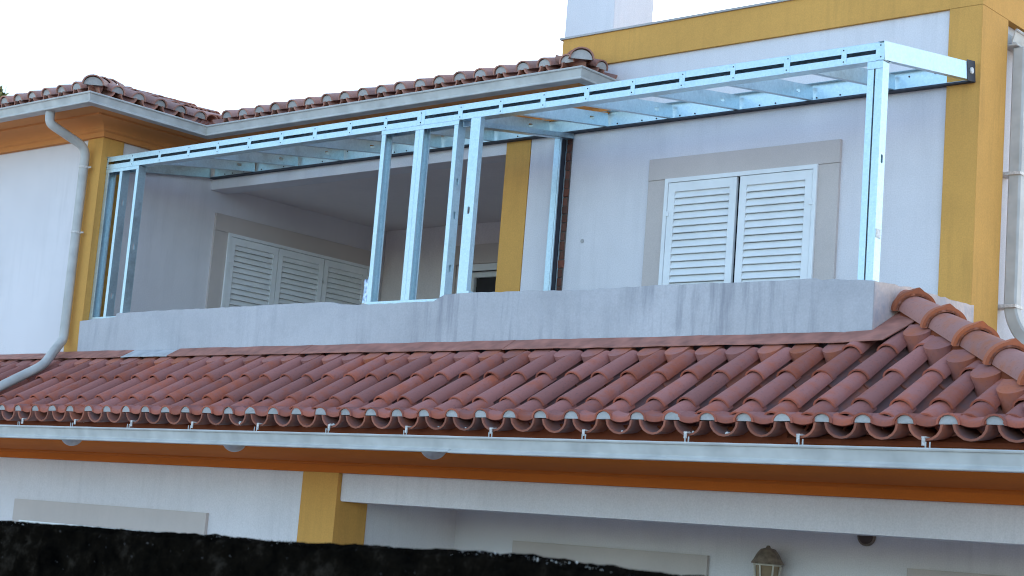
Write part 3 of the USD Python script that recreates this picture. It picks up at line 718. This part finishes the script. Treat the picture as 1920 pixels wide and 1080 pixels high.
canopy = thing('canopy_frame', 'long galvanised steel canopy frame with ladder-like front beam and joists above the terrace', 'canopy frame', (-9.98, YC, 3.5))
xL, xR = XW + .016, -5.60
slots = [(-14.35, -13.98), (-13.93, -13.53), (-13.49, -13.08), (-13.04, -12.64), (-12.6, -12.19), (-12.14, -11.74), (-11.69, -11.29), (-11.24, -10.84), (-10.79, -10.39), (-10.35, -9.99),
         (-9.9, -9.52), (-9.47, -9.07), (-9.03, -8.63), (-8.58, -8.19), (-8.14, -7.74), (-7.7, -7.29), (-7.24, -6.84), (-6.8, -6.39), (-6.34, -5.93), (-5.89, -5.665)]
def front_beam(x0, x1):
    rail = lambda z0, z1: cat_(box(x0, x1, YC, YC + T_, z0, z1), box(x0, x1, YC + T_, YC + .09, (z1 - T_) if z1 > 5.1 else z0, z1 if z1 > 5.1 else z0 + T_))
    fb = part('front_beam', cat_(rail(ZF0, 5.062), rail(5.090, ZF1), box(x0, x1, YC + .088, YC + .0905, ZF0 + .003, ZF1 - .003)), 'galvanised', canopy)
    return fb
fb1, fb2 = front_beam(xL, -9.945), front_beam(-9.942, xR)
edges = [-14.372] + [v for s in slots for v in s] + [-5.60]
for a, b in zip(edges[0::2], edges[1::2]):
    if b - a > .004:
        if a < -9.94 < b:
            for c, d, p in ((a, -9.945, fb1), (-9.942, b, fb2)): part('connector', box(c, d, YC - .002, YC + .003, ZF0 + .004, ZF1 - .004), 'galvanised', p)
        else: part('connector', box(a, b, YC - .002, YC + .003, ZF0 + .004, ZF1 - .004), 'galvanised', fb1 if a < -9.94 else fb2)
for x in [(a + b) / 2 for a, b in zip(edges[0::2], edges[1::2]) if b - a > .02]:
    for zz in (ZF0 + .024, ZF1 - .024):
        sc = trimesh.creation.icosphere(1, .0055); sc.vertices[:, 1] *= .6; sc.apply_translation((x + rng.uniform(-.008, .008), YC - .003, zz)); part('screw', sc, 'screw_metal', fb1 if x < -9.94 else fb2)
# joists
ddir = np.array([0, 1, RISE]); ddir /= np.linalg.norm(ddir)
dup_ = np.cross((1, 0, 0), ddir)
Lj = (YW - .035 - (YC + .095)) / ddir[1]
def joist(x, name='joist', off=0.0, hh=.115, holes=True, flip=1):
    o = np.array([x, YC + .093, ZF0 + .008 + off + RISE * .093])
    web = sg.box(0, 0, Lj, hh)
    if holes:
        for h in (.26, 1.0): web = web.difference(affinity.rotate(slot(h + rng.uniform(-.03, .03), hh * .5), 90))
    w = extrude(web, T_, o, ddir, dup_)
    fl = []
    for hz_ in (0, hh - T_): fl.append(extrude(sg.box(0, 0, Lj, .04), T_, o + dup_ * hz_ - np.array([.04 if flip > 0 else 0, 0, 0]) + dup_ * 0, ddir, np.array([1, 0, 0]) * 1.0) if False else
                                       placed(box(0, .04, 0, Lj, 0, T_), o + dup_ * hz_ - np.array([.042 if flip > 0 else -T_, 0, 0]), (1, 0, 0), ddir, dup_))
    return part(name, cat_(w, fl), 'galvanised', canopy)
JX = [-13.67, -12.996, -12.326, -11.66, -10.99, -10.319, -9.672, -9.003, -8.329, -7.657, -6.983, -6.259]
for x in JX: joist(x + .02 + rng.uniform(-.006, .006))
ZL0, ZL1 = 5.212, 5.352
led = part('ledger', cat_(box(-14.33, -5.62, YW - .018, YW - .0155, ZL0, ZL1), box(-14.33, -5.62, YW - .06, YW - .018, ZL1 - T_, ZL1), box(-14.33, -5.62, YW - .06, YW - .018, ZL0, ZL0 + T_)), 'galvanised', canopy)
part('sealing_strip', box(-14.35, -5.60, YW - .064, YW - .004, ZL0 - .014, ZL0 - .001), 'dark_matte', led)  # dark strip drawn for the shadow in the gap under the ledger
for k in range(44):
    x = -14.2 + k * .197 + rng.uniform(-.05, .05)
    s = trimesh.creation.icosphere(1, .0075); s.vertices[:, 1] *= .6; s.apply_translation((x, YW - .021, rng.choice([ZL0 + .028, ZL0 + .10])))
    part('screw', s, 'screw_metal', led)
# end beams: right one runs to the corner pilaster, left one lies along the wing's side wall
def end_beam(x, flip, name):
    L = (YW - .03 - YC) / ddir[1] - .002
    o = np.array([x, YC + .001, ZF0])
    ms = [placed(box(0, T_, 0, L, 0, .13), o, (1, 0, 0), ddir, dup_)]
    for hz_ in (0, .13 - T_): ms.append(placed(box(-.045, 0, 0, L, 0, T_) if flip > 0 else box(T_, .045, 0, L, 0, T_), o + dup_ * hz_, (1, 0, 0), ddir, dup_))
    return part('end_beam', cat_(ms), 'galvanised', canopy)
eb = end_beam(xR + .002, 1, 'end_beam')
end_beam(XW + .012, -1, 'end_beam')
fp = np.array([xR + .0045, YC, ZF0]) + ddir * ((YW - .10 - YC) / ddir[1])
bp = part('fixing_plate', placed(box(0, .004, -.055, .068, -.012, .142), fp, (1, 0, 0), ddir, dup_), 'dark_matte', eb)
part('bolt', placed(trimesh.creation.cylinder(.024, .012, sections=14), fp + ddir * .005 + dup_ * .066 + np.array([.008, 0, 0]), (0, 1, 0), (0, 0, 1), (1, 0, 0)), 'tape', eb)

# studs
def stud(parent, x, z0, z1, web_side, facing='x', y=YC, w=.045, d=.09, holes=(), name='stud'):
    """C stud. facing x: flanges look to the street, web on web_side of x (-1 left edge, +1 right edge). facing y: web looks to the street."""
    if facing == 'x':
        x0, x1 = x, x + w
        xw = x0 if web_side < 0 else x1 - T_
        web = sg.box(y + T_, z0, y + d - T_, z1)
        for hz_ in holes: web = web.difference(slot(y + d * .5, hz_))
        ms = [extrude(web, T_, (xw, 0, 0), (0, 1, 0), (0, 0, 1)), box(x0, x1, y, y + T_, z0, z1), box(x0, x1, y + d - T_, y + d, z0, z1)]
        xl = x1 - T_ if web_side < 0 else x0
        ms += [box(xl, xl + T_, y + T_, y + .014, z0, z1), box(xl, xl + T_, y + d - .014, y + d - T_, z0, z1)]
    else:
        web = sg.box(x, z0, x + w, z1)
        for hz_ in holes: web = web.difference(slot(x + w * .5, hz_))
        ms = [extrude(web, T_, (0, y + T_, 0), (1, 0, 0), (0, 0, 1)), box(x + w - T_, x + w, y + T_, y + d, z0, z1), box(x, x + T_, y + T_, y + d, z0, z1)]
    return part(name, cat_(ms), 'galvanised', parent)

def track(parent, x0, x1, z, up, y=YC, h=.036, d=.09):
    z0, z1 = (z, z + h) if up else (z - h, z)
    ms = [box(x0, x1, y - .003, y - .0005, z0, z1), box(x0, x1, y + d + .0005, y + d + .003, z0, z1), box(x0, x1, y - .0005, y + d + .0005, z0 if up else z1 - T_, (z0 + T_) if up else z1)]
    return part('track', cat_(ms), 'galvanised', parent)

midf = thing('stud_frame', 'two-bay galvanised steel stud frame standing in the middle of the parapet', 'stud frame', (-9.95, YC, 3.5))
track(midf, -10.405, -9.498, 3.489, True); track(midf, -10.405, -9.498, ZF0 - .002, False)
stud(midf, -10.40, 3.494, 5.006, -1)
stud(midf, -9.998, 3.494, 5.006, 1, w=.047); stud(midf, -9.949, 3.494, 5.006, -1, w=.047, d=.088)
stud(midf, -9.550, 3.494, 5.006, 1, holes=(3.78, 4.22, 4.50))
lefs = thing('stud_frame', 'narrow galvanised stud frame at the left end beside the yellow corner', 'stud frame', (-14.05, YC, 3.48))
track(lefs, XW + .018, -13.822, 3.482, True, h=.022); track(lefs, XW + .018, -13.822, ZF0 - .002, False, h=.034)
stud(lefs, XW + .02, 3.488, 5.006, -1, w=.05)
stud(lefs, -14.135, 3.488, 5.006, 1, w=.042, holes=(3.72, 4.66)); stud(lefs, -13.868, 3.488, 5.006, 1, w=.042, holes=(4.20,))
corn = thing('corner_post', 'bright galvanised steel post under the right corner of the canopy', 'post', (-5.65, YC, 3.5))
stud(corn, -5.722, 3.505, ZF0 - .002, -1, w=.048, d=.085)
stud(corn, -5.662, 3.500, ZF0 - .002, 1, w=.055, d=.085, holes=(4.34,))
part('cap_plate', box(-5.724, -5.605, YC - .004, YC - .001, ZF0 - .055, ZF0 - .003), 'galvanised', corn)
part('tape_label', box(-5.6065, -5.6045, YC + .012, YC + .07, 3.80, 3.86), 'tape', corn)
ptn = thing('partition_frame', 'single steel stud with a sloping header running back to the wall chase', 'partition frame', (-9.36, YC, 3.54))
stud(ptn, -9.365, 3.545, ZF0 - .001, 1, facing='y', w=.105, d=.05, holes=(4.24,))
part('foot', box(-9.27, -9.225, YC - .01, YC + .05, 3.543, 3.575), 'galvanised', ptn)
o = np.array([-9.47, YC + .02, ZF0 - .058])
part('header', cat_([placed(box(0, .09, 0, Lj + .10, 0, T_), o, (1, 0, 0), ddir, dup_), placed(box(0, T_, 0, Lj + .10, 0, .045), o, (1, 0, 0), ddir, dup_), placed(box(.0875, .09, 0, Lj + .10, 0, .045), o, (1, 0, 0), ddir, dup_)]), 'galvanised', ptn)
for xx, s in ((-9.525, -1),): stud(ptn, xx, 2.7, 5.15, s, y=YW - .10, w=.075, d=.09, name='wall_stud')
part('wall_stud', box(-9.465, -9.4615, YW - .10, YW - .008, 2.7, 5.15), 'dark_matte', ptn)

# ------------------------------------------------------------------ loose things
def lump(r, scale, seed, amp=.35, f=3.0, sub=3):
    s = trimesh.creation.icosphere(sub, r)
    n = meshkit.fbm(s.vertices * f / r, 3, seed)
    s.vertices *= (1 - amp / 2 + amp * n)[:, None]
    s.vertices *= scale
    return s
bn = lump(.1, (.55, .55, 2.6), 5, amp=.9, f=1.6, sub=4)
bn.apply_translation((-10.655, 10.12, 3.56))
top('foil_bundle', bn, 'foil', 'crumpled silvery plastic bundle standing behind the parapet left of the stud frame', 'bundle')

for i, (x, lb) in enumerate(((-13.15, 'leftmost of the three pale dome lights under the lower gutter'), (-10.88, 'pale dome light under the gutter just left of the lower yellow pilaster'), (-8.635, 'pale dome light under the gutter joint above the porch beam'))):
    t = thing('soffit_lamp', lb, 'lamp', (x, 8.98, 2.31), 'dome lamps under the lower eave')
    s = trimesh.creation.icosphere(3, .10); s.vertices[:, 2] = np.minimum(s.vertices[:, 2], 0); s.vertices[:, 2] *= .95; s.apply_translation((x, 8.98, 2.262))
    part('globe', s, 'lamp_glass', t, smooth=50)
    part('rim', placed(trimesh.creation.cylinder(.105, .045, sections=24), (x, 8.98, 2.284), (1, 0, 0), (0, 1, 0), (0, 0, 1)), 'gutter_metal', t, smooth=40)

lx, ly, lz = -7.075, YW - .13, 1.60
ln = thing('wall_lantern', 'bronze-capped wall lantern on the porch wall', 'lantern', (lx, ly, lz))
def hexring(r, z, n=6): return [(lx + r * math.cos(2 * math.pi * i / n + .5), ly + r * math.sin(2 * math.pi * i / n + .5), z) for i in range(n)]
prof_ = np.array([(0, .15), (.012, .148), (.020, .132), (.055, .122), (.085, .085), (.105, .045), (.122, .022), (.124, .012), (.0, .012)])
cap = trimesh.creation.revolve(prof_[::-1], sections=24); cap.apply_translation((lx, ly, lz))
part('cap', cap, 'lantern_bronze', ln, smooth=35)
cage = []
for (r0, z0), (r1, z1) in zip(list(zip([.100] * 6, [0] * 6)), list(zip([.072] * 6, [-.24] * 6))): pass
A_, B_ = hexring(.100, lz + .008), hexring(.070, lz - .24)
for a, b in zip(A_, B_): cage.append(sweep([a, b], circle(.007, 6), up=(1, 0.2, 0)))
for R_ in (A_, B_):
    for a, b in zip(R_, R_[1:] + R_[:1]): cage.append(sweep([a, b], circle(.010, 6)))
part('cage', cat_(cage), 'lantern_cream', ln)
A2, B2 = hexring(.090, lz + .004), hexring(.062, lz - .236)
for i in range(6):
    j = (i + 1) % 6
    part('pane', trimesh.Trimesh([A2[i], A2[j], B2[j], B2[i]], [(0, 2, 1), (0, 3, 2)]), 'lantern_pane', ln)
part('wall_bracket', cat_(sweep(rounded_path([(lx, ly, lz - .24), (lx, ly, lz - .33), (lx, YW - .02, lz - .36)], .05), circle(.012, 8), up=(1, 0, 0)), box(lx - .04, lx + .04, YW - .02, YW - .001, lz - .45, lz - .27)), 'lantern_bronze', ln)

# ------------------------------------------------------------------ mossy boundary wall close to the camera
bx = np.linspace(-7.2, 0.6, 900)
def btop(x): return np.interp(x, [-7.2, -4.72, -3.34, -3.1, -2.66, -2.56, -2.44, -2.17, 0.6], [1.525, 1.541, 1.557, 1.562, 1.571, 1.571, 1.562, 1.558, 1.52])
V, F = [], []
ny = 7
sec = [(2.98, -1.0)] + [(2.98 + .006 * (k > 18), z) for k, z in enumerate(np.linspace(-.40, -.008, 22))] + [(3.00, 0), (3.03, .006), (3.07, .008), (3.11, .004), (3.14, -.004), (3.15, -.08), (3.15, -1.0)]
pts = np.array([(x, y, btop(x) + dz) for x in bx for y, dz in sec])
nz = meshkit.fbm(pts * (16, 16, 16), 4, 3) - .5; nb = meshkit.fbm(pts * (2.4, 2.4, 2.4), 3, 11) - .5; nf = meshkit.noise(pts * 75, 9) - .5
kk = np.arange(len(pts)) % len(sec)
edge = (kk > 16) & (kk < 29)
pts[:, 2] += edge * (nz * .016 + nb * .010 + nf * .008)
pts[:, 1] -= (kk > 0) * (kk < 24) * (nz * .035 + nf * .012)
n = len(sec)
for i in range(len(bx) - 1):
    for j in range(n - 1):
        a = i * n + j; F += [(a, a + n, a + n + 1), (a, a + n + 1, a + 1)]
bw = trimesh.Trimesh(pts, F, process=False); bw.fix_normals()
bwall = thing('boundary_wall', 'rough mossy boundary wall in the foreground, backlit shade put into its near-black colour', 'wall', (-3, 3.0, 0))
part('wall_body', cat_(bw, box(-7.5, 1.5, 2.98, 3.15, 0, .7)), 'shaded_moss', bwall)
tv, tf = [], []
for k in range(9000):
    x = rng.uniform(-6.6, -1.5); y = 2.99 + abs(rng.gauss(0, .04)); h = rng.uniform(.003, .013)
    z = btop(x) - .004 + rng.uniform(-.006, .004); a = rng.uniform(0, 6.28); w = rng.uniform(.001, .003)
    i = len(tv); tv += [(x - w * math.cos(a), y - w * math.sin(a), z), (x + w * math.cos(a), y + w * math.sin(a), z), (x + rng.uniform(-.006, .006), y + rng.uniform(-.006, .006), z + h)]
    tf.append((i, i + 1, i + 2))
part('moss', trimesh.Trimesh(tv, tf, process=False), 'shaded_moss', bwall, kind='stuff')

tv, tf = [], []
for k in range(420):
    x = rng.uniform(-5.2, -2.3); y = rng.uniform(2.985, 3.02); w = rng.uniform(.0008, .0022)
    if meshkit.noise(np.array([x * 7, 3.0, 0]), 4) < .5: continue
    c = np.array([x, y, btop(x) + rng.uniform(-.004, .012)])
    i = len(tv); tv += [tuple(c + nrg.normal(size=3) * w) for _ in range(3)]; tf.append((i, i + 1, i + 2))
part('lichen', trimesh.Trimesh(tv, tf, process=False), 'debris', bwall, kind='stuff')  # bright highlights along the top edge drawn as pale flakes

# ------------------------------------------------------------------ far tree whose tip shows over the left roof
tr = thing('tree', 'grey-green tree tip rising over the tiles at the left edge', 'tree', (-48.2, 28.0, 0))
part('trunk', trimesh.creation.cone(.35, 13.2).apply_translation((-48.2, 28, 0)), 'bark', tr)
lv, lf = [], []
for k in range(2600):
    u = rng.uniform(0, 1); zz = 6 + 8.5 * u; rad = 2.0 * math.sin(math.pi * min(1, .12 + .88 * u)) ** .8 + .05
    a = rng.uniform(0, 6.28); q = rad * math.sqrt(rng.uniform(.2, 1)); c = np.array([-48.2 + q * math.cos(a) + .35 * u * u * 2, 28 + q * math.sin(a), zz])
    for _ in range(2):
        d1, d2 = nrg.normal(size=3) * .16, nrg.normal(size=3) * .10; i = len(lv)
        lv += [tuple(c - d1), tuple(c + d2), tuple(c + d1), tuple(c - d2)]; lf += [(i, i + 1, i + 2), (i, i + 2, i + 3)]
part('crown', trimesh.Trimesh(lv, lf, process=False), 'leaf', tr)
